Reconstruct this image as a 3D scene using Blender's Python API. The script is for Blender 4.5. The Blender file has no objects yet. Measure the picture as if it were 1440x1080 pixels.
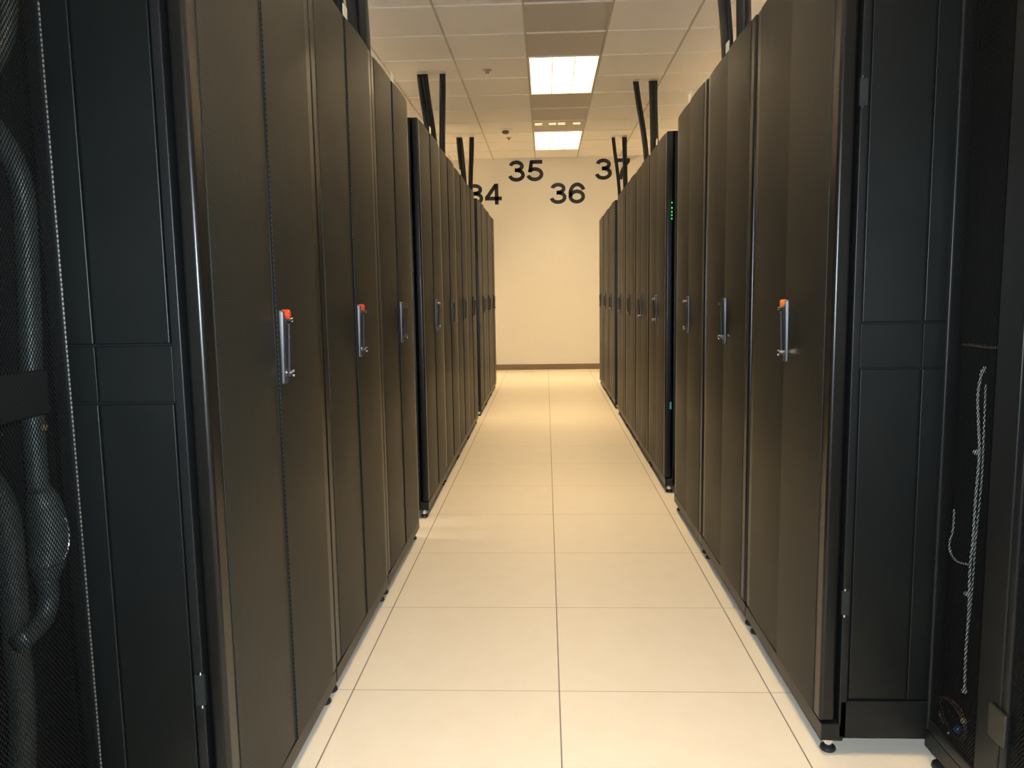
import bpy, bmesh, math, random
from mathutils import Vector, Matrix
random.seed(4)
PI = math.pi
S = bpy.context.scene
COL = S.collection

# ------------------------------------------------------------------ helpers
def link(o): COL.objects.link(o); return o

def finish(name, bm, mat, parent=None, bevel=0.0, smooth=False, seg=2):
    me = bpy.data.meshes.new(name)
    bmesh.ops.recalc_face_normals(bm, faces=bm.faces)
    bm.to_mesh(me); bm.free()
    mats = mat if isinstance(mat, (list, tuple)) else [mat]
    for m in mats: me.materials.append(m)
    o = link(bpy.data.objects.new(name, me))
    if parent is not None: o.parent = parent
    if bevel:
        b = o.modifiers.new('bevel', 'BEVEL'); b.width = bevel; b.segments = seg
        b.limit_method = 'ANGLE'; b.harden_normals = False
    if smooth or bevel:
        for p in me.polygons: p.use_smooth = True
        if bevel:
            w = o.modifiers.new('wn', 'WEIGHTED_NORMAL'); w.keep_sharp = False
    return o

def box(bm, x0, x1, y0, y1, z0, z1, mi=0):
    vs = [bm.verts.new(p) for p in ((x0,y0,z0),(x1,y0,z0),(x1,y1,z0),(x0,y1,z0),(x0,y0,z1),(x1,y0,z1),(x1,y1,z1),(x0,y1,z1))]
    for f in ((0,3,2,1),(4,5,6,7),(0,1,5,4),(1,2,6,5),(2,3,7,6),(3,0,4,7)):
        bm.faces.new([vs[i] for i in f]).material_index = mi

def lathe(bm, prof, cx, cy, n=20, mi=0, axis='Z', cz=0):
    """prof: (r, h) list; closed by caps"""
    rings = []
    for r, h in prof:
        ring = []
        for k in range(n):
            a = 2*PI*k/n
            if axis == 'Z': p = (cx+r*math.cos(a), cy+r*math.sin(a), h)
            elif axis == 'X': p = (h, cy+r*math.cos(a), cz+r*math.sin(a))
            ring.append(bm.verts.new(p))
        rings.append(ring)
    for a, b in zip(rings, rings[1:]):
        for k in range(n):
            bm.faces.new((a[k], a[(k+1)%n], b[(k+1)%n], b[k])).material_index = mi
    bm.faces.new(rings[0][::-1]).material_index = mi
    bm.faces.new(rings[-1]).material_index = mi

def catmull(pts, n=8):
    P = [Vector(p) for p in pts]
    P = [2*P[0]-P[1]] + P + [2*P[-1]-P[-2]]
    out = []
    for i in range(1, len(P)-2):
        for k in range(n):
            t = k/n
            a, b, c, d = P[i-1], P[i], P[i+1], P[i+2]
            out.append(.5*((2*b)+(c-a)*t+(2*a-5*b+4*c-d)*t*t+(3*b-a-3*c+d)*t**3))
    out.append(P[-2])
    return out

def tube(bm, pts, r, n=12, mi=0, smooth=8, ribs=0.0):
    """r: number or list per control point"""
    path = catmull(pts, smooth) if smooth else [Vector(p) for p in pts]
    m = len(path)
    rings = []
    up = Vector((1, 0, 0.01))
    for i, p in enumerate(path):
        t = (path[min(i+1, m-1)]-path[max(i-1, 0)]).normalized()
        a = t.cross(up)
        if a.length < 1e-4: a = t.cross(Vector((0, 1, 0)))
        a.normalize(); b = t.cross(a).normalized()
        if isinstance(r, (list, tuple)):
            f = i/(m-1)*(len(r)-1); k = min(int(f), len(r)-2); rr = r[k]*(1-(f-k))+r[k+1]*(f-k)
        else: rr = r
        if ribs: rr *= 1+ribs*(1 if i % 2 else -1)
        rings.append([bm.verts.new(p+a*rr*math.cos(2*PI*k/n)+b*rr*math.sin(2*PI*k/n)) for k in range(n)])
    for a, b in zip(rings, rings[1:]):
        for k in range(n):
            bm.faces.new((a[k], a[(k+1)%n], b[(k+1)%n], b[k])).material_index = mi
    bm.faces.new(rings[0][::-1]).material_index = mi
    bm.faces.new(rings[-1]).material_index = mi

def thing(name, label, cat, loc=(0,0,0), rz=0, group=None):
    o = link(bpy.data.objects.new(name, None)); o.empty_display_size = .1
    o.location = loc; o.rotation_euler = (0, 0, rz)
    o['label'] = label; o['category'] = cat; o['kind'] = 'thing'
    if group: o['group'] = group
    return o
def tag(o, label, cat, group=None):
    o['label'] = label; o['category'] = cat; o['kind'] = 'thing'
    if group: o['group'] = group
    return o
def struct(o): o['kind'] = 'structure'; return o

def copy_tree(root, loc, rz, label, group, skip=()):
    r = root.copy(); COL.objects.link(r); r.location = loc; r.rotation_euler = (0, 0, rz)
    r['label'] = label; r['group'] = group
    def kids(src, dst):
        for ch in list(src.children):
            if ch.name.split('.')[0] in skip: continue
            c = ch.copy(); COL.objects.link(c); c.parent = dst
            kids(ch, c)
    kids(root, r)
    return r

# ------------------------------------------------------------------ materials
def mat(name, col, rough=.5, metal=0.0, spec=.5, emit=None, estr=0):
    m = bpy.data.materials.new(name); m.use_nodes = True
    b = m.node_tree.nodes['Principled BSDF']
    b.inputs['Base Color'].default_value = (*col, 1)
    b.inputs['Roughness'].default_value = rough
    b.inputs['Metallic'].default_value = metal
    b.inputs['Specular IOR Level'].default_value = spec
    if emit:
        b.inputs['Emission Color'].default_value = (*emit, 1); b.inputs['Emission Strength'].default_value = estr
    return m
class NT:
    def __init__(s, m): s.t = m.node_tree; s.n = s.t.nodes; s.b = s.n['Principled BSDF']
    def new(s, k, **kw):
        x = s.n.new(k)
        for a, v in kw.items(): setattr(x, a, v)
        return x
    def l(s, a, b): s.t.links.new(a, b)
    def math(s, op, a, b=None, c=None):
        x = s.new('ShaderNodeMath', operation=op)
        for i, v in enumerate((a, b, c)):
            if v is None: continue
            if isinstance(v, (int, float)): x.inputs[i].default_value = v
            else: s.l(v, x.inputs[i])
        return x.outputs[0]
    def mix(s, f, a, b):
        x = s.new('ShaderNodeMix', data_type='RGBA')
        for i, v in ((0, f), (6, a), (7, b)):
            if hasattr(v, 'links'): s.l(v, x.inputs[i])
            elif isinstance(v, (int, float)): x.inputs[i].default_value = v
            else: x.inputs[i].default_value = (*v, 1)
        return x.outputs[2]
    def noise(s, scale, detail=3, vec=None, rough=.5):
        x = s.new('ShaderNodeTexNoise'); x.inputs['Scale'].default_value = scale; x.inputs['Detail'].default_value = detail
        x.inputs['Roughness'].default_value = rough
        if vec is not None: s.l(vec, x.inputs['Vector'])
        return x.outputs['Fac']
    def ramp(s, f, stops):
        x = s.new('ShaderNodeValToRGB'); s.l(f, x.inputs[0])
        e = x.color_ramp.elements
        while len(e) < len(stops): e.new(.5)
        for el, (p, c) in zip(e, stops): el.position = p; el.color = (*c, 1)
        return x.outputs[0]
    def bump(s, h, strength=.1, dist=.01):
        x = s.new('ShaderNodeBump'); x.inputs['Strength'].default_value = strength; x.inputs['Distance'].default_value = dist
        s.l(h, x.inputs['Height']); s.l(x.outputs[0], s.b.inputs['Normal'])

def paint(name, col, rough, bump=.05, spec=.5):
    m = mat(name, col, rough, spec=spec); N = NT(m)
    tc = N.new('ShaderNodeTexCoord').outputs['Object']
    n = N.noise(900, 2, tc); N.bump(n, bump, .002)
    n2 = N.noise(6, 4, tc)
    r = N.math('MULTIPLY_ADD', n2, .12, rough-.06); N.l(r, N.b.inputs['Roughness'])
    return m
M = {}
M['black'] = paint('black powder coat', (.008, .009, .0092), .38, spec=.3)
M['frame'] = mat('door frame paint', (.007, .007, .0062), .30, spec=.38)
M['panel'] = paint('side panel paint', (.0030, .0046, .0044), .44, spec=.38)
M['dark'] = mat('near black steel', (.006, .006, .006), .6)  # plain near-black steel
M['rubber'] = paint('black rubber', (.016, .019, .019), .4)
M['hose'] = paint('dark grey hose rubber', (.030, .042, .042), .5)
M['conduit'] = paint('black conduit jacket', (.006, .008, .009), .55)
M['chrome'] = mat('chrome', (.75, .76, .8), .15, 1.0)
M['steel'] = mat('zinc steel', (.45, .46, .45), .35, 1.0)
M['grey'] = paint('grey handle plastic', (.032, .034, .040), .38)
M['red'] = mat('red orange plastic', (.55, .05, .015), .4)
M['orange'] = mat('orange plastic', (.55, .14, .02), .4)
M['tagwhite'] = mat('paper tag', (.85, .80, .66), .7)
M['highlight'] = mat('added highlight glow', (.8, .7, .5), .4, emit=(1, .80, .48), estr=.8)  # emission paints bright ceiling marks; no lamp sits there
M['led'] = mat('green led', (.05, .6, .05), .3, emit=(.1, 1, .08), estr=.8)
M['teal'] = mat('teal sticker', (.1, .35, .35), .5)
M['white'] = mat('white enamel', (.82, .80, .76), .5)
M['louver'] = mat('white louver', (.85, .85, .85), .45)
M['vinyl'] = mat('black vinyl', (.010, .012, .016), .45)
M['ledge'] = mat('brown ledge', (.10, .075, .05), .4)
M['hinge'] = paint('olive grey hinge', (.022, .023, .016), .45)
M['cord'] = mat('pale grey braided cord', (.30, .33, .30), .6)

def perforated(name, solid, hole, see_through, a=.0042, b=.0056, rough=.45):
    m = mat(name, solid, rough, spec=.16); N = NT(m)
    tc = N.new('ShaderNodeTexCoord').outputs['Object']
    sp = N.new('ShaderNodeSeparateXYZ'); N.l(tc, sp.inputs[0])
    cy = N.math('COSINE', N.math('MULTIPLY', sp.outputs['Y'], PI/a))
    cz = N.math('COSINE', N.math('MULTIPLY', sp.outputs['Z'], PI/b))
    pr = N.math('MULTIPLY', cy, cz)
    n = N.noise(2.2, 3, tc)
    if see_through:
        h = N.math('GREATER_THAN', pr, .02)
        tr = N.new('ShaderNodeBsdfTransparent'); mx = N.new('ShaderNodeMixShader')
        N.l(h, mx.inputs[0]); N.l(N.b.outputs[0], mx.inputs[1]); N.l(tr.outputs[0], mx.inputs[2])
        N.l(mx.outputs[0], N.n['Material Output'].inputs['Surface'])
    else:
        mr = N.new('ShaderNodeMapRange', interpolation_type='SMOOTHSTEP'); N.l(pr, mr.inputs[0])
        mr.inputs[1].default_value = 0.0; mr.inputs[2].default_value = .25
        c = N.mix(mr.outputs[0], solid, hole)
        v = N.math('MULTIPLY_ADD', n, .35, .82)
        x = N.new('ShaderNodeVectorMath', operation='SCALE'); N.l(c, x.inputs[0]); N.l(v, x.inputs['Scale'])
        N.l(x.outputs[0], N.b.inputs['Base Color'])
        N.l(N.math('MULTIPLY_ADD', n, .2, rough-.1), N.b.inputs['Roughness'])
    return m
M['mesh'] = perforated('perforated door sheet', (.031, .031, .0245), (.002, .002, .002), False)
M['seemesh'] = perforated('open perforated sheet', (.0045, .0048, .0045), (0, 0, 0), True, a=.0040, b=.0056, rough=.5)
def dashed():
    m = mat('perforated folded edge', (.50, .50, .46), .3, .6); N = NT(m)
    tc = N.new('ShaderNodeTexCoord').outputs['Object']
    sp = N.new('ShaderNodeSeparateXYZ'); N.l(tc, sp.inputs[0])
    c = N.math('COSINE', N.math('MULTIPLY', sp.outputs['Z'], 2*PI/.0085))
    h = N.math('GREATER_THAN', c, -.2)
    N.l(N.mix(h, (.01, .01, .01), (.26, .26, .23)), N.b.inputs['Base Color'])  # flash glints along the sheet edge, painted as pale dashes
    N.l(N.math('MULTIPLY', h, .6), N.b.inputs['Metallic'])
    return m
M['dash'] = dashed()

T = .6096
def floor_mat():
    m = mat('cream floor tile', (.75, .68, .55), .34); N = NT(m)
    tc = N.new('ShaderNodeTexCoord').outputs['Object']
    sp = N.new('ShaderNodeSeparateXYZ'); N.l(tc, sp.inputs[0])
    def line(o, w0, w1):
        f = N.math('ABSOLUTE', N.math('SUBTRACT', N.math('FRACT', N.math('ADD', N.math('DIVIDE', o, T), 100.5)), .5))
        mr = N.new('ShaderNodeMapRange'); N.l(f, mr.inputs[0])
        mr.inputs[1].default_value = w0/T; mr.inputs[2].default_value = w1/T
        mr.inputs[3].default_value = 1; mr.inputs[4].default_value = 0
        return mr.outputs[0]
    lx = line(sp.outputs['X'], .0014, .0024); ly = line(sp.outputs['Y'], .0011, .0020)
    spk = N.noise(160, 3, tc, .7); blo = N.noise(9, 5, tc, .6); fleck = N.noise(420, 1, tc)
    base = N.ramp(blo, [(.3, (.84, .755, .615)), (.7, (.87, .79, .66))])
    base = N.mix(N.math('MULTIPLY', N.math('GREATER_THAN', spk, .62), .22), base, (.62, .55, .44))
    base = N.mix(N.math('MULTIPLY', N.math('GREATER_THAN', fleck, .70), .30), base, (.95, .9, .8))
    base = N.mix(N.math('MULTIPLY', ly, .62), base, (.20, .14, .09))
    base = N.mix(N.math('MULTIPLY', lx, .85), base, (.14, .10, .07))
    N.l(base, N.b.inputs['Base Color'])
    N.l(N.math('MULTIPLY_ADD', blo, .15, .30), N.b.inputs['Roughness'])
    g = N.math('MAXIMUM', lx, ly)
    N.bump(N.math('SUBTRACT', 1, g), .25, .002)
    return m
M['floor'] = floor_mat()
def mottled(name, c1, c2, scale, rough, bump):
    m = mat(name, c1, rough); N = NT(m)
    tc = N.new('ShaderNodeTexCoord').outputs['Object']
    n = N.noise(scale, 4, tc, .7)
    N.l(N.ramp(n, [(.3, c1), (.7, c2)]), N.b.inputs['Base Color'])
    N.bump(n, bump, .002)
    return m
M['tile'] = mottled('mineral ceiling tile', (.80, .79, .78), (.87, .86, .85), 90, .85, .3)
M['vent_tile'] = mottled('grey perforated ceiling tile', (.50, .47, .45), (.57, .54, .51), 120, .7, .3)
M['wall'] = mottled('off white wall paint', (.84, .815, .75), (.86, .835, .77), 40, .6, .08)
M['base'] = mat('taupe vinyl baseboard', (.22, .16, .10), .45)
M['grid'] = mat('white ceiling grid', (.92, .90, .86), .4)  # cross tees, painted lighter for their lit lips
M['grid_long'] = mat('shaded ceiling grid', (.50, .46, .40), .5)  # lengthwise tees, shade of the tile reveals put into a darker colour

# ------------------------------------------------------------------ room
ZC = 3.09; YW = 9.514; YB = -5.2; XL, XR = -3.22, 3.51
bm = bmesh.new(); box(bm, XL-.1, XR+.1, YB-.1, YW+.1, -.08, 0); struct(finish('floor', bm, M['floor']))
bm = bmesh.new(); box(bm, XL-.1, XR+.1, YW, YW+.12, 0, 3.5); struct(finish('wall_back', bm, M['wall']))
bm = bmesh.new(); box(bm, XL-.1, XR+.1, YB-.12, YB, 0, 3.5); struct(finish('wall_front', bm, M['wall']))
bm = bmesh.new(); box(bm, XL-.12, XL, YB, YW, 0, 3.5); struct(finish('wall_left', bm, M['wall']))
bm = bmesh.new(); box(bm, XR, XR+.12, YB, YW, 0, 3.5); struct(finish('wall_right', bm, M['wall']))
bm = bmesh.new(); box(bm, XL, XR, YW-.010, YW-.0005, 0.0005, .082); struct(finish('baseboard_back', bm, M['base'], bevel=.003))

# suspended ceiling: tiles in a T-bar grid; the middle bay holds troffers and grey perforated tiles
X0 = -.16; Y0 = 3.345; P = .61
troffers = [(1.515+3.05*k) for k in range(-2, 3)]       # near edge of each 1.22 m fixture
def in_troffer(y): return any(t-.01 < y < t+1.23 for t in troffers)
nx0 = math.floor((XL-X0)/P); nx1 = math.ceil((XR-X0)/P)
ny0 = math.floor((YB-Y0)/P); ny1 = math.ceil((YW-Y0)/P)
bt = bmesh.new(); bv = bmesh.new()
DIFY = Y0+6*P
for i in range(nx0, nx1):
    for j in range(ny0, ny1):
        xa, xb = max(X0+i*P, XL), min(X0+(i+1)*P, XR); ya, yb = max(Y0+j*P, YB), min(Y0+(j+1)*P, YW)
        if xb-xa < .02 or yb-ya < .02: continue
        bay = (i == 0)
        if i in (-4, 4) and in_troffer((ya+yb)/2): continue
        if bay and in_troffer((ya+yb)/2): continue
        if bay and yb-ya > .5 and abs(ya-DIFY) < .02: continue
        e = .0035
        box(bv if (bay and ya < 8.5) else bt, xa+e, xb-e, ya+e, yb-e, ZC+(.003 if bay else .001), ZC+.02)
struct(finish('ceiling', bt, M['tile'], bevel=.003, seg=1))
struct(finish('ceiling_return_panels', bv, M['vent_tile'], bevel=.003, seg=1))
bm = bmesh.new(); box(bm, XL-.1, XR+.1, YB-.1, YW+.1, 3.5, 3.58); struct(finish('ceiling_slab', bm, M['dark']))
bg = bmesh.new()
for j in range(ny0, ny1+1):
    y = Y0+j*P
    if not (YB < y < YW): continue
    for i in range(nx0, nx1):
        if i in (-4, 0, 4) and in_troffer(y) and any(abs(y-(t+.61)) < .02 for t in troffers): continue
        xa, xb = max(X0+i*P, XL)+.0075, min(X0+(i+1)*P, XR)-.0075
        if xb > xa: box(bg, xa, xb, y-.0075, y+.0075, ZC-.006, ZC+.012)
struct(finish('trim_1', bg, M['grid']))
bg = bmesh.new()
for i in range(nx0+1, nx1):
    x = X0+i*P; box(bg, x-.0075, x+.0075, YB, YW, ZC-.003, ZC+.012)
struct(finish('trim_2', bg, M['grid_long']))

# ------------------------------------------------------------------ ceiling lights
LAMP = (1.0, .72, .37)
def troffer(y0, label, i=0):
    XM = X0+P/2+i*P
    t = thing('ceiling_light', label, 'ceiling light', (XM, y0+.61, ZC), 0, 'recessed louvred ceiling lights')  # with i nonzero, an added unseen side light
    W, L = .575, 1.19
    b = bmesh.new()                         # housing: open box
    th = .01
    for (xa, xb, ya, yb, za, zb) in ((-W/2-th, -W/2, -L/2-th, L/2+th, -.002, .20), (W/2, W/2+th, -L/2-th, L/2+th, -.002, .20),
                                     (-W/2, W/2, -L/2-th, -L/2, -.002, .20), (-W/2, W/2, L/2, L/2+th, -.002, .20), (-W/2-th, W/2+th, -L/2-th, L/2+th, .20, .21)):
        box(b, xa, xb, ya, yb, za, zb)
    finish('housing', b, M['white'], t)
    b = bmesh.new()
    for k in range(1, 3):
        x = -W/2+W*k/3; box(b, x-.004, x+.004, -L/2, L/2, .0, .055)
    n = 12
    for k in range(1, n):
        y = -L/2+L*k/n
        for q in range(3):
            xa = -W/2+W*q/3+(.004 if q else 0); xb = -W/2+W*(q+1)/3-(.004 if q < 2 else 0)
            box(b, xa, xb, y-.0016, y+.0016, .0, .055)
    finish('louver', b, M['louver'], t)
    for k in range(3):
        x = -W/3+W/3*k
        b = bmesh.new(); tube(b, [(x, -L/2+.02, .13), (x, L/2-.02, .13)], .016, 12, smooth=0)
        finish('fluorescent_tube', b, M['tubeglow'], t, smooth=True)
    la = bpy.data.lights.new('ceiling_lamp', 'AREA'); la.shape = 'RECTANGLE'; la.size = .55; la.size_y = 1.15
    la.energy = ((41 if y0 < 6 else 33) if y0 > 3 else 27) if i == 0 else (118 if y0 < 3 else 100 if y0 < 6 else 34); la.color = LAMP if (y0 > 3 or i == 0) else LAMP_ADDED_NEAR; la.spread = math.radians((98 if y0 > 6 else 116) if i == 0 else 62)
    lo = link(bpy.data.objects.new('ceiling_lamp', la)); lo.location = (XM, y0+.61, ZC+.10)
    return t
LAMP_W = 37
LAMP_ADDED_NEAR = (1.0, .85, .72)                            # cooler tint on the nearer added side lights, to grey the near ceiling
M['tubeglow'] = mat('fluorescent glow', (1, 1, 1), .5, emit=(1, .97, .9), estr=6)
names = ['recessed louvred ceiling light far behind the camera position', 'recessed louvred ceiling light just behind the camera position',
         'recessed louvred ceiling light overhead between the nearest cabinets',
         'lit louvred ceiling light nearer the viewer, larger of the two', 'lit louvred ceiling light closest to the numbered wall']
for y, n in zip(troffers, names):
    if y > -3: troffer(y, n)
for y, d in ((-1.535, 'nearest'), (1.515, 'nearer'), (4.565, 'middle'), (7.615, 'farther')):  # extra fixtures out of view, added only to brighten the ceiling
    for i, sd in ((-4, 'left'), (4, 'right')):
        troffer(y, f'added unseen ceiling light over the hidden aisle behind the {sd} cabinets, {d} one', i)

# air diffuser in front of the far light, its bright marks added as glow
t = thing('air_diffuser', 'grey ceiling diffuser with four added glowing highlights before the far light', 'air vent', (X0+P/2, DIFY+P/2, ZC))
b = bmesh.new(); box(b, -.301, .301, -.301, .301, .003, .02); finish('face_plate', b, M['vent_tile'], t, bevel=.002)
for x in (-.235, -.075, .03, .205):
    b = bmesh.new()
    box(b, x-.042, x+.042, -.165, -.135, -.016, .0025); finish('added_highlight', b, M['highlight'], t, bevel=.002)

# smoke detector and sprinklers
t = thing('smoke_detector', 'round ceiling detector with dark centre in front of number 34', 'smoke detector', (-.485, 7.43, ZC))
b = bmesh.new(); lathe(b, [(.085, .0005), (.085, -.008), (.07, -.018)], 0, 0, 28); finish('base_plate', b, M['white'], t, smooth=False, bevel=.002)
b = bmesh.new(); lathe(b, [(.04, -.0185), (.038, -.045), (.025, -.052)], 0, 0, 24); finish('sensor_head', b, mat('brown sensor', (.10, .07, .05), .5), t, bevel=.002)
def cap(x, y, r, label):
    t = thing('sprinkler_head', label, 'sprinkler', (x, y, ZC))
    b = bmesh.new(); lathe(b, [(r, .0005), (r*.95, -.006)], 0, 0, 24); finish('escutcheon', b, mat('dull cap', (.42, .36, .30), .5), t)
    b = bmesh.new(); lathe(b, [(r*.35, -.0065), (r*.3, -.02), (r*.5, -.024), (r*.5, -.027)], 0, 0, 16); finish('nozzle', b, mat('dull nozzle', (.25, .2, .15), .5), t)
cap(-.517, 4.9, .04, 'small recessed ceiling sprinkler between the near light and the left cabinets')
cap(-.47, 7.93, .035, 'small ceiling sprinkler just beyond the round detector')

# ------------------------------------------------------------------ numbers on the far wall
def stroke(bm, pts, w):
    """flat stroke of width w with 1.5 mm thickness, in local x,z"""
    P = [Vector((p[0], p[1])) for p in pts]; n = len(P); L = []; R = []
    for i, p in enumerate(P):
        t = (P[min(i+1, n-1)]-P[max(i-1, 0)]).normalized(); nn = Vector((-t.y, t.x))*w/2
        L.append(p+nn); R.append(p-nn)
    f = [(bm.verts.new((a.x, -.0015, a.y)), bm.verts.new((b.x, -.0015, b.y)), bm.verts.new((a.x, 0, a.y)), bm.verts.new((b.x, 0, b.y))) for a, b in zip(L, R)]
    for a, b in zip(f, f[1:]):
        bm.faces.new((a[0], a[1], b[1], b[0])); bm.faces.new((a[2], b[2], b[3], a[3]))
        bm.faces.new((a[0], b[0], b[2], a[2])); bm.faces.new((a[1], a[3], b[3], b[1]))
    bm.faces.new((f[0][0], f[0][2], f[0][3], f[0][1])); bm.faces.new((f[-1][0], f[-1][1], f[-1][3], f[-1][2]))
def arc(cx, cy, rx, ry, a0, a1, n=22):
    return [(cx+rx*math.cos(math.radians(a0+(a1-a0)*k/n)), cy+ry*math.sin(math.radians(a0+(a1-a0)*k/n))) for k in range(n+1)]
W_ = .054
DIG = {
 '3': [arc(.115, .219, .074, .056, 172, -88)+[(.096, .163)], [(.094, .160), (.115, .160)]+arc(.115, .0935, .086, .0675, 88, -172)],
 '4': [[(.158, 0), (.158, .300)], [(.004, .088), (.226, .088)], [(.150, .285), (.028, .098)]],
 '5': [[(.052, .274), (.212, .274)], [(.070, .285), (.048, .128)], [(.048, .140)]+arc(.112, .100, .088, .074, 140, -168)],
 '6': [arc(.116, .1005, .083, .0735, 0, 362, 36), arc(.122, .150, .089, .123, 205, 22, 26)],
 '7': [[(.012, .272), (.214, .272)], [(.198, .262), (.150, .195), (.112, .110), (.092, .0)]],
}
def number(txt, x, z, label):
    t = thing('wall_number', label, 'wall number', (x, YW-.0006, z), 0, 'black numbers along the top of the end wall')
    for k, c in enumerate(txt):
        b = bmesh.new()
        for s in DIG[c]: stroke(b, [(x_*1.12, z_) for x_, z_ in s], W_)
        o = finish('digit', b, M['vinyl'], t); o.location = (k*.272, 0, 0)
        o['label'] = 'black digit ' + c
number('34', -1.18, 2.440, 'black number 34 on the end wall, lower left beside the cabinet tops')
number('35', -.565, 2.763, 'black number 35 high on the end wall, left of the far light')
number('36', .040, 2.432, 'black number 36 low in the middle of the end wall lettering')
number('37', .700, 2.763, 'black number 37 high on the end wall behind hanging cables')

# ------------------------------------------------------------------ cabinets
XF = .645; ZT = 2.025; ZB = .088; CW = .75
def build_cabinet(side, W=CW, D=1.07):
    """front faces local +X at x = 0, width along Y, `side` = -1/+1: that flank shows a side panel"""
    h = W/2-.003
    t = thing('server_cabinet', 'x', 'cabinet', (0, 0, 0))
    # carcass
    b = bmesh.new()
    y0, y1 = -h, h
    f = -.045                                         # face of the steel frame behind the doors
    box(b, -D, f, y0+.012, y1-.012, .05, ZT-.006)
    box(b, -.055, -.001, y0, y1, .042, .085)          # bottom rail flush with the doors
    for s in (-1, 1):                                 # posts standing at the corners
        ya, yb = (y0, y0+.030) if s < 0 else (y1-.030, y1)
        box(b, -.062, f+.002, ya, yb, .05, ZT-.002)
        box(b, -D, -D+.05, ya, yb, .05, ZT-.002)
        ya, yb = (y0, y0+.030) if s < 0 else (y1-.030, y1)
        box(b, -D, f, ya, yb, .05, .145); box(b, -D, f, ya, yb, ZT-.04, ZT-.002)
    body = finish('frame', b, M['black'], t, bevel=.0025)
    b = bmesh.new()
    box(b, -D+.03, -.03, -h+.03, h-.03, ZT-.0015, ZT+.004); finish('roof_panel', b, M['black'], t, bevel=.002)
    # side panels on the exposed flank
    if side:
        s = side
        def ybox(bb, xa, xb, d0, d1, za, zb):
            a, c = s*(h-d0), s*(h-d1); box(bb, xa, xb, min(a, c), max(a, c), za, zb)
        for za, zb, nm in ((1.081, ZT-.045, 'side_panel'), (.150, .970, 'side_panel')):
            b = bmesh.new(); ybox(b, -.205, -.066, .012, .004, za, zb); ybox(b, -D+.055, -.2085, .012, .004, za, zb)
            finish(nm, b, M['panel'], t, bevel=.0025)
        b = bmesh.new(); ybox(b, -.205, -.064, .012, .0055, .974, 1.077); ybox(b, -D+.055, -.2085, .012, .0055, .974, 1.077)
        finish('middle_rail', b, M['panel'], t, bevel=.0012)
    # doors: the right-hand leaf (local +Y) laps over the other and carries the handle
    for s in (-1, 1):
        g = .0045
        ya, yb = (y0+g, -.0015) if s < 0 else (.0015, y1-g)
        pr = 0.0 if s < 0 else .004
        th = .036
        b = bmesh.new(); box(b, -th, -.0015+pr, ya, yb, ZB, ZT)
        d = finish('door', b, M['frame'], t, bevel=.0095, seg=4)
        oa, ob = (ya+.046, yb-.004) if s < 0 else (ya+.004, yb-.046)
        b = bmesh.new()                               # slightly crowned perforated sheet
        n = 8; rings = []
        for k in range(n+1):
            y = oa+(ob-oa)*k/n; c = .0035*(1-(2*k/n-1)**2)
            rings.append([b.verts.new((x, y, z)) for x, z in ((pr+.0002+c, ZB+.006), (pr+.0002+c, ZT-.006), (pr-.003, ZT-.006), (pr-.003, ZB+.006))])
        for a, c in zip(rings, rings[1:]):
            for k in range(4): b.faces.new((a[k], a[(k+1)%4], c[(k+1)%4], c[k]))
        b.faces.new(rings[0]); b.faces.new(rings[-1][::-1])
        ms = finish('perforated_sheet', b, M['mesh'], d)
        if s > 0:
            hb = bmesh.new()
            y = .030
            # escutcheon: tapering block
            vs = []
            for (x, yy, z) in ((.004, y-.016, .958), (.012, y-.013, .962), (.012, y+.013, .962), (.004, y+.016, .958),
                               (.004, y-.016, 1.132), (.017, y-.013, 1.128), (.017, y+.013, 1.128), (.004, y+.016, 1.132)):
                vs.append(hb.verts.new((x, yy, z)))
            for q in ((0,3,2,1),(4,5,6,7),(0,1,5,4),(1,2,6,5),(2,3,7,6),(3,0,4,7)): hb.faces.new([vs[i] for i in q])
            hd = finish('handle', hb, M['grey'], d, bevel=.003); hd['label'] = 'grey swing handle plate'
            lb = bmesh.new(); vs = []
            for (x, z) in ((.014, .975), (.019, 1.100)):
                for yy in (y-.007, y+.007):
                    for dx in (0, .009): vs.append(lb.verts.new((x+dx, yy, z)))
            for q in ((0,1,3,2),(4,6,7,5),(0,4,5,1),(1,5,7,3),(3,7,6,2),(2,6,4,0)): lb.faces.new([vs[i] for i in q])
            finish('lever', lb, M['dark'], d, bevel=.003)['label'] = 'black lever'
            k1 = bmesh.new(); lathe(k1, [(.009, .012), (.009, .028), (.006, .031)], 0, y+.002, 16, axis='X', cz=.985); finish('lock', k1, M['chrome'], d)['label'] = 'chrome key lock'
            k1 = bmesh.new(); lathe(k1, [(.005, .016), (.005, .030), (.003, .032)], 0, y+.002, 12, axis='X', cz=1.108); finish('pin', k1, M['chrome'], d)['label'] = 'chrome pin'
    # levelling feet
    for x in (-.030, -D+.04):
        for y in (y0+.032, y1-.032):
            b = bmesh.new(); lathe(b, [(.018, .0), (.020, .004), (.018, .010), (.010, .016)], x, y, 20)
            lathe(b, [(.009, .015), (.009, .06)], x, y, 12, mi=1)
            lathe(b, [(.013, .022), (.013, .030)], x, y, 6, mi=1)
            finish('leveling_foot', b, [M['rubber'], M['chrome']], t)
    return t

def tag_part(root, y=.03, w=.05, h_=.034, tilt=0):
    b = bmesh.new(); box(b, .0045, .0062, y, y+w, ZT-.008, ZT-.008+h_)
    o = finish('name_tag', b, M['tagwhite'], root); o['label'] = 'small white tag on the top edge'
def indicator(root, m):
    door = [c for c in root.children if c.name.startswith('door')][-1]
    b = bmesh.new(); lathe(b, [(.0105, .010), (.0105, .022), (.007, .026)], 0, .032, 16, axis='X', cz=1.122)
    o = finish('release_button', b, m, door); o['label'] = 'round red-orange release button' if m is M['red'] else 'round orange release button'

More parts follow.
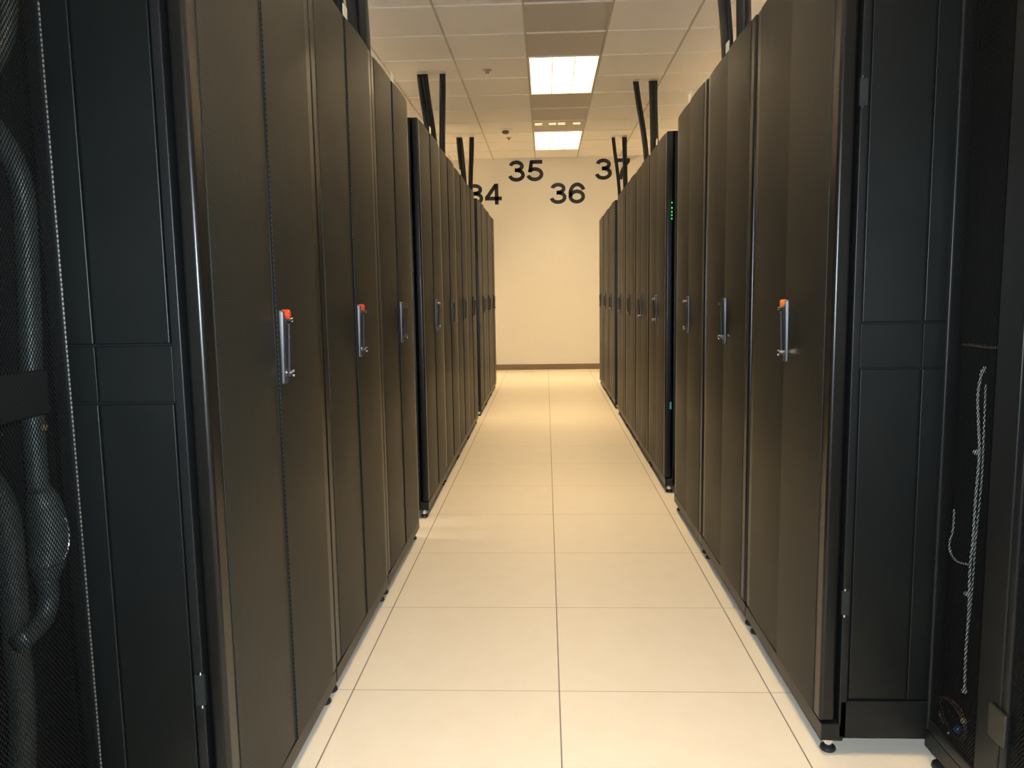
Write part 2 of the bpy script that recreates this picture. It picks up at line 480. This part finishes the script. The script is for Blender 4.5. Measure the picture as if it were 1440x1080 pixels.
rows = {  # sign, block starts, counts, widths
 'L': (-1, [(-.79, 3), (1.76, 4), (5.12, 3)]),
 'R': (1, [(-.315, 3), (2.25, 4), (5.50, 3)]),
}
cab = {}
proto = build_cabinet(0)
proto_side = {'L': build_cabinet(-1), 'R': build_cabinet(1)}
used = set()
ordn = ['first', 'second', 'third', 'fourth']
for key, (sg, blocks) in rows.items():
    side = 'left' if sg < 0 else 'right'
    for bi, (ys, n) in enumerate(blocks):
        for k in range(n):
            yc = ys+CW*(k+.5)
            loc = (sg*XF, yc, 0); rz = 0 if sg < 0 else PI
            bn = ['nearest', 'middle', 'farthest'][bi]
            if k == 0: extra = 'side showing' if bi else 'side showing'
            elif k == n-1: extra = 'last of the block' if bi < 2 else 'last before the numbered wall'
            else: extra = 'between its neighbours'
            lab = f'black mesh-door cabinet, {ordn[k]} in the {bn} block of the {side} row'+('' if k else ', '+extra)
            grp = f'cabinets in the {side} row'
            src = proto_side[key] if k == 0 else proto
            if src.name not in used:
                used.add(src.name); o = src; o.location = loc; o.rotation_euler = (0, 0, rz); o['label'] = lab; o['group'] = grp
            else:
                o = copy_tree(src, loc, rz, lab, grp)
            cab[(key, bi, k)] = o
for key, lst in {'L': [(0, 1), (0, 2), (1, 0), (1, 1), (1, 2)], 'R': [(0, 0), (0, 1), (0, 2), (1, 0), (1, 1)]}.items():
    for bi, k in lst: tag_part(cab[(key, bi, k)], -.02 if key == 'L' else -.03)
for k in (('L', 0, 0), ('L', 0, 1), ('R', 0, 0)): indicator(cab[k], M['red'] if k[0] == 'L' else M['orange'])

# lights in the gap beside the right row's middle block and a sticker
o = cab[('R', 1, 0)]
b = bmesh.new()
for z in (1.640, 1.612, 1.590, 1.572, 1.553):
    lathe(b, [(.004, 0), (.004, .004)], 0, 0, 8) if False else box(b, -.030, -.0245, CW/2-.0045, CW/2+.001, z-.005, z+.003)
finish('status_lights', b, M['led'], o)['label'] = 'column of small green lights'
b = bmesh.new(); box(b, -.034, -.024, CW/2-.0045, CW/2+.0005, .49, .53); finish('sticker', b, M['teal'], o)['label'] = 'teal sticker'
# hinges on the exposed flanks of the nearest cabinets
for key, s, zs in (('L', -1, (1.72, .42)), ('R', 1, (1.60, .40))):
    for z in zs:
        b = bmesh.new()
        box(b, -.057, -.039, s*(CW/2-.003)-.004, s*(CW/2-.003)+.004, z-.03, z+.03)
        lathe(b, [(.003, z+.030), (.003, z+.036)], -.047, s*(CW/2-.001), 10, mi=1); lathe(b, [(.003, z-.036), (.003, z-.030)], -.047, s*(CW/2-.001), 10, mi=1)
        finish('hinge', b, [M['rubber'], M['chrome']], cab[(key, 0, 0)])

# ------------------------------------------------------------------ set-back cabinets beside the camera
def open_cabinet(name, label, xf, sg, y_far, leafw, nleaf, D=.9):
    """front plane at |x| = xf facing the aisle; leaves run from y_far toward the camera"""
    L = leafw*nleaf
    t = thing(name, label, 'cabinet', (sg*xf, y_far-L/2, 0), 0 if sg < 0 else PI, 'set-back cabinets nearest the viewer')
    q = sg                                             # local +Y maps to world +Y (left) / -Y (right)
    h = L/2
    b = bmesh.new()
    box(b, -D, -.04, -h, -h+.004, .045, ZT); box(b, -D, -.04, h-.004, h, .045, ZT)
    box(b, -D, -D+.004, -h, h, .045, ZT); box(b, -D, -.04, -h, h, ZT-.004, ZT); box(b, -D, -.04, -h, h, .045, .06)
    box(b, -.045, -.002, -h, h, .045, .085)
    finish('frame', b, M['black'], t)
    return t, h
def leaf(t, ya, yb, st_a, st_b, zb=ZB):
    b = bmesh.new()
    fr = .004
    box(b, -.03, 0, ya, ya+st_a, zb, ZT); box(b, -.03, 0, yb-st_b, yb, zb, ZT)
    box(b, -.03, 0, ya+st_a, yb-st_b, zb, zb+.03); box(b, -.03, 0, ya+st_a, yb-st_b, ZT-.03, ZT)
    d = finish('door', b, M['black'], t, bevel=.004)
    b = bmesh.new(); v = [b.verts.new((-.006, y, z)) for y, z in ((ya+st_a-.002, zb+.028), (yb-st_b+.002, zb+.028), (yb-st_b+.002, ZT-.028), (ya+st_a-.002, ZT-.028))]
    b.faces.new(v); finish('perforated_sheet', b, M['seemesh'], d)['label'] = 'see-through perforated sheet'
    return d

# left: hoses behind the mesh
XN = .890
tl, hl = open_cabinet('server_cabinet', 'black cabinet at the left edge with thick hoses behind its perforated door', XN, -1, -.802, .75, 1)
d = leaf(tl, -hl, hl, .03, .004)
b = bmesh.new(); tube(b, [(.001, hl-.004, ZB), (.001, hl-.004, ZT)], .0015, 8, smooth=0); finish('painted_glint_edge', b, M['dash'], d)['label'] = 'edge with flash glints painted as bright dots'
# right: cord and coil behind the mesh
tr, hr = open_cabinet('server_cabinet', 'black cabinet at the right edge with a pale cord hanging behind its perforated door', XN, 1, -.328, .30, 3)
# local +Y points to world -Y; far end is local -hr
d1 = leaf(tr, -hr, -hr+.2985, .012, .085)
d2 = leaf(tr, -hr+.3015, -hr+.5985, .022, .03)
d3 = leaf(tr, -hr+.6015, hr, .03, .03)
b = bmesh.new(); box(b, .0005, .009, -hr+.272, -hr+.330, .235, .305); finish('hinge', b, M['hinge'], tr, bevel=.003)['label'] = 'olive grey hinge block'
for y in (-hr+.03, -hr+.28, hr-.04):
    b = bmesh.new(); lathe(b, [(.022, 0), (.024, .004), (.022, .012), (.010, .018)], -.03, y, 20); lathe(b, [(.008, .017), (.008, .05)], -.03, y, 12, mi=1)
    finish('leveling_foot', b, [M['rubber'], M['chrome']], tr)
for y in (-hl+.04, hl-.04):
    b = bmesh.new(); lathe(b, [(.022, 0), (.024, .004), (.022, .012), (.010, .018)], -.03, y, 20); lathe(b, [(.008, .017), (.008, .05)], -.03, y, 12, mi=1)
    finish('leveling_foot', b, [M['rubber'], M['chrome']], tl)

# camera pose (also used to place what is seen behind the mesh)
f_px, pitch, yaw, roll, cx, cy, cz = 1099.07, .117361, .0444863, -.015615, -.028105, -2.173437, 1.164632
fwd = Vector((-math.sin(yaw)*math.cos(pitch), math.cos(yaw)*math.cos(pitch), -math.sin(pitch)))
r0 = Vector((math.cos(yaw), math.sin(yaw), 0)); u0 = r0.cross(fwd)
rt = r0*math.cos(roll)+u0*math.sin(roll); up = -r0*math.sin(roll)+u0*math.cos(roll)
CP = Vector((cx, cy, cz))
def at(px, py, X):
    d = fwd+rt*((px-720)/f_px)-up*((py-540)/f_px)
    return CP+d*((X-cx)/d.x)

# hoses in the left cabinet: real depth behind the door, measured against the photo
XH = -.935
b = bmesh.new()
tube(b, [at(x, y, XH) for x, y in ((-70, 130), (-20, 170), (14, 215), (32, 270), (38, 350), (42, 450), (45, 560), (50, 640), (54, 690))], .0185, 18, smooth=6)
h1 = finish('power_hose', b, M['hose'], smooth=True)
tag(h1, 'thick black hose bending down to a bulbous connector behind the left mesh door', 'hose')
b = bmesh.new()
tube(b, [at(x, y, XH) for x, y in ((54, 688), (60, 705), (66, 735), (68, 765), (66, 795), (64, 815))], [.020, .029, .034, .034, .030, .020], 20, smooth=8)
c1 = finish('connector_body', b, M['hose'], smooth=True)
b = bmesh.new(); tube(b, [at(x, y, XH+.034) for x, y in ((92, 728), (97, 750), (95, 775), (84, 792), (66, 797))], .0024, 8)
lp = finish('retaining_cord', b, M['steel'], smooth=True)
b = bmesh.new()
tube(b, [at(x, y, XH) for x, y in ((65, 812), (68, 840), (62, 870), (46, 888), (26, 905))], [.020, .018, .017, .017, .018], 16)
c2 = finish('hose_tail', b, M['hose'], smooth=True)
for c in (c1, lp, c2): c.parent = h1
b = bmesh.new()
tube(b, [at(x, y, XH-.03) for x, y in ((-45, 640), (0, 700), (14, 760), (20, 850), (26, 930), (32, 1010), (30, 1150))], .022, 16)
tag(finish('power_hose', b, M['hose'], smooth=True), 'second black hose running to the bottom, left of the connector', 'hose')
b = bmesh.new()
tube(b, [at(x, y, XH) for x, y in ((-60, 130), (-10, 85), (4, 50), (8, 10), (8, -60))], .018, 16)
tag(finish('power_hose', b, M['hose'], smooth=True), 'short black hose end at the top left corner behind mesh', 'hose')
p = at(20, 556, -.905)
b = bmesh.new(); box(b, -.913, -.899, -1.52, -.850, p.z-.042, p.z+.036)
xb = finish('rack_crossbar', b, M['black'], bevel=.003); xb.parent = tl; xb.matrix_parent_inverse = Matrix.Translation(-tl.location)
b = bmesh.new(); q = at(61, 601, -.915); lathe(b, [(.006, q.x), (.005, q.x+.005)], 0, q.y, 10, axis='X', cz=q.z)
o = finish('screw', b, mat('brass screw', (.6, .42, .12), .3, .8)); o.parent = h1; o['label'] = 'brass screw'

# cord, coil and ledge in the right cabinet
XC = .912
b = bmesh.new()
tube(b, [at(x, y, XC) for x, y in ((1385, 516), (1379, 530), (1375, 560), (1376, 600), (1377, 640), (1372, 700), (1368, 760), (1364, 800), (1362, 860), (1358, 920), (1356, 975))], .0030, 8, ribs=.18)
cd = tag(finish('hanging_cord', b, M['cord'], smooth=True), 'pale grey braided cord hanging with knots behind the right mesh door', 'cord')
for (x, y, r) in ((1373, 636, .008), (1360, 835, .0075), (1356, 972, .007), (1382, 522, .006)):
    b = bmesh.new(); bmesh.ops.create_icosphere(b, subdivisions=2, radius=r, matrix=Matrix.Translation(at(x, y, XC))@Matrix.Diagonal((1, 1, .8, 1)))
    finish('knot', b, M['cord'], cd, smooth=True)
b = bmesh.new(); tube(b, [at(x, y, XC) for x, y in ((1342, 716), (1340, 745), (1335, 765), (1338, 780), (1347, 790), (1361, 794))], .0024, 8, ribs=.15)
finish('side_loop', b, M['cord'], cd, smooth=True)
b = bmesh.new(); tube(b, [at(x, y, XC+.01) for x, y in ((1386, 540), (1383, 620), (1380, 680), (1372, 760), (1367, 830), (1362, 880))], .0022, 8, ribs=.15)
finish('thin_strand', b, M['cord'], cd, smooth=True)
b = bmesh.new(); a_, c_ = at(1352, 483, XC), at(1394, 485, XC); box(b, XC, XC+.03, c_.y, a_.y, a_.z-.004, a_.z)
lg = finish('ledge', b, M['ledge']); lg.parent = tr; lg.matrix_parent_inverse = (Matrix.Translation(tr.location)@Matrix.Rotation(PI, 4, 'Z')).inverted()
def coil(px, py, rad, X, m, turns, name, label):
    c = at(px, py, X); pts = []
    for k in range(turns*10+1):
        a = 2*PI*k/10; r = rad*(1+.06*math.sin(k*1.7))
        pts.append(c+Vector((.004*k/10, r*1.5*math.cos(a), r*math.sin(a))))
    b = bmesh.new(); tube(b, pts, .0016, 6, smooth=3)
    return tag(finish(name, b, m, smooth=True), label, 'wire')
co = coil(1335, 1010, .040, XC, mat('dusky pink wire', (.08, .035, .04), .5), 3, 'wire_coil', 'coil of thin dusky pink wire low behind the right mesh door')
for (x, y, r, c, n) in ((1347, 1026, .010, (.01, .04, .12), 'blue'), (1315, 1018, .009, (.12, .04, .16), 'purple'), (1355, 1014, .007, (.22, .20, .10), 'yellowish')):
    b = bmesh.new(); bmesh.ops.create_icosphere(b, subdivisions=2, radius=r, matrix=Matrix.Translation(at(x, y, XC)))
    finish('plug', b, mat(n+' plug', c, .4), co, smooth=True)['label'] = n+' plug'
b = bmesh.new(); tube(b, [at(1333, 1030, XC-.005), at(1345, 1056, XC-.005)], .0022, 8, smooth=0)
finish('cable_tie_end', b, M['cord'], co)['label'] = 'white tie end'

# ------------------------------------------------------------------ cables dropping from the ceiling through the gaps
def drop(y, spec, label):
    """spec: list of (x_top, x_at_2.45, half width, strands)"""
    for (xt, xm, w, n, side) in spec:
        t = thing('cable_drop', label.format(side), 'cable', (xt, y, ZC-.01), 0, 'black cables hanging from the ceiling behind the cabinets')
        b = bmesh.new(); box(b, -w-.002, w+.006, -.05, .05, -.002, .0035); finish('ceiling_plate', b, M['steel'] if False else M['white'], t, bevel=.001)
        for k in range(n):
            o = (k-(n-1)/2)*(2*w/n)
            kx = (xm-xt)
            slack = .003*math.sin(3*k+xt*7)
            pts = [(o, 0, 0), (o+kx*.25+slack, .01*k, -.17), (o*.95+kx*.95, .01*k, -.62), (o*.9+kx*1.15, 0, -1.1), (o*.9+kx*1.15, 0, -2.2), (o*.9+kx*1.15, 0, -(ZC-.01)+.005)]
            b = bmesh.new(); tube(b, pts, w/n*1.25, 10, smooth=6)
            finish('cable', b, M['conduit'], t, smooth=True)
drop(1.60, [(-1.02, -.985, .032, 2, 'outer'), (-.925, -.885, .045, 2, 'inner')], 'black cable pair dropping behind the nearest left block, {} one')
drop(2.09, [(.855, .925, .030, 2, 'inner'), (.99, 1.01, .036, 2, 'outer')], 'black cable pair dropping behind the nearest right block, {} one')
drop(4.95, [(-1.095, -1.02, .045, 3, 'outer'), (-.915, -.935, .024, 2, 'inner')], 'black cable pair dropping between the middle and far left blocks, {} one')
drop(5.38, [(.825, .925, .024, 2, 'inner'), (.985, 1.003, .036, 2, 'outer')], 'black cable pair dropping between the middle and far right blocks, {} one')
drop(7.80, [(-1.08, -1.03, .034, 2, 'outer'), (-.925, -.955, .026, 2, 'inner')], 'black cable pair dropping past the farthest left block, {} one')
drop(8.03, [(.845, .922, .020, 2, 'inner'), (.985, 1.0, .028, 2, 'outer')], 'black cable pair dropping past the farthest right block, {} one')

# ------------------------------------------------------------------ flash of the camera that took the picture
la = bpy.data.lights.new('camera_flash', 'AREA'); la.shape = 'RECTANGLE'; la.size = .035; la.size_y = .02; la.energy = 42; la.color = (.76, .88, 1.0); la.spread = math.radians(150)
lo = link(bpy.data.objects.new('camera_flash', la))
m3 = Matrix((rt, up, -fwd)).transposed()
lo.matrix_world = Matrix.Translation(CP+up*.05+rt*.03)@m3.to_4x4()

# ------------------------------------------------------------------ world, camera, view
w = bpy.data.worlds.new('world'); S.world = w; w.use_nodes = True
w.node_tree.nodes['Background'].inputs[0].default_value = (.02, .02, .02, 1)
w.node_tree.nodes['Background'].inputs[1].default_value = 0.0
cam = bpy.data.cameras.new('camera'); cam.sensor_width = 36; cam.sensor_fit = 'HORIZONTAL'; cam.lens = f_px/1440*36
cam.clip_start = .02
co_ = link(bpy.data.objects.new('camera', cam)); co_.matrix_world = Matrix.Translation(CP)@m3.to_4x4()
S.camera = co_
S.view_settings.view_transform = 'Standard'; S.view_settings.look = 'None'; S.view_settings.gamma = 1
S.view_settings.exposure = 0.0; S.view_settings.use_curve_mapping = False
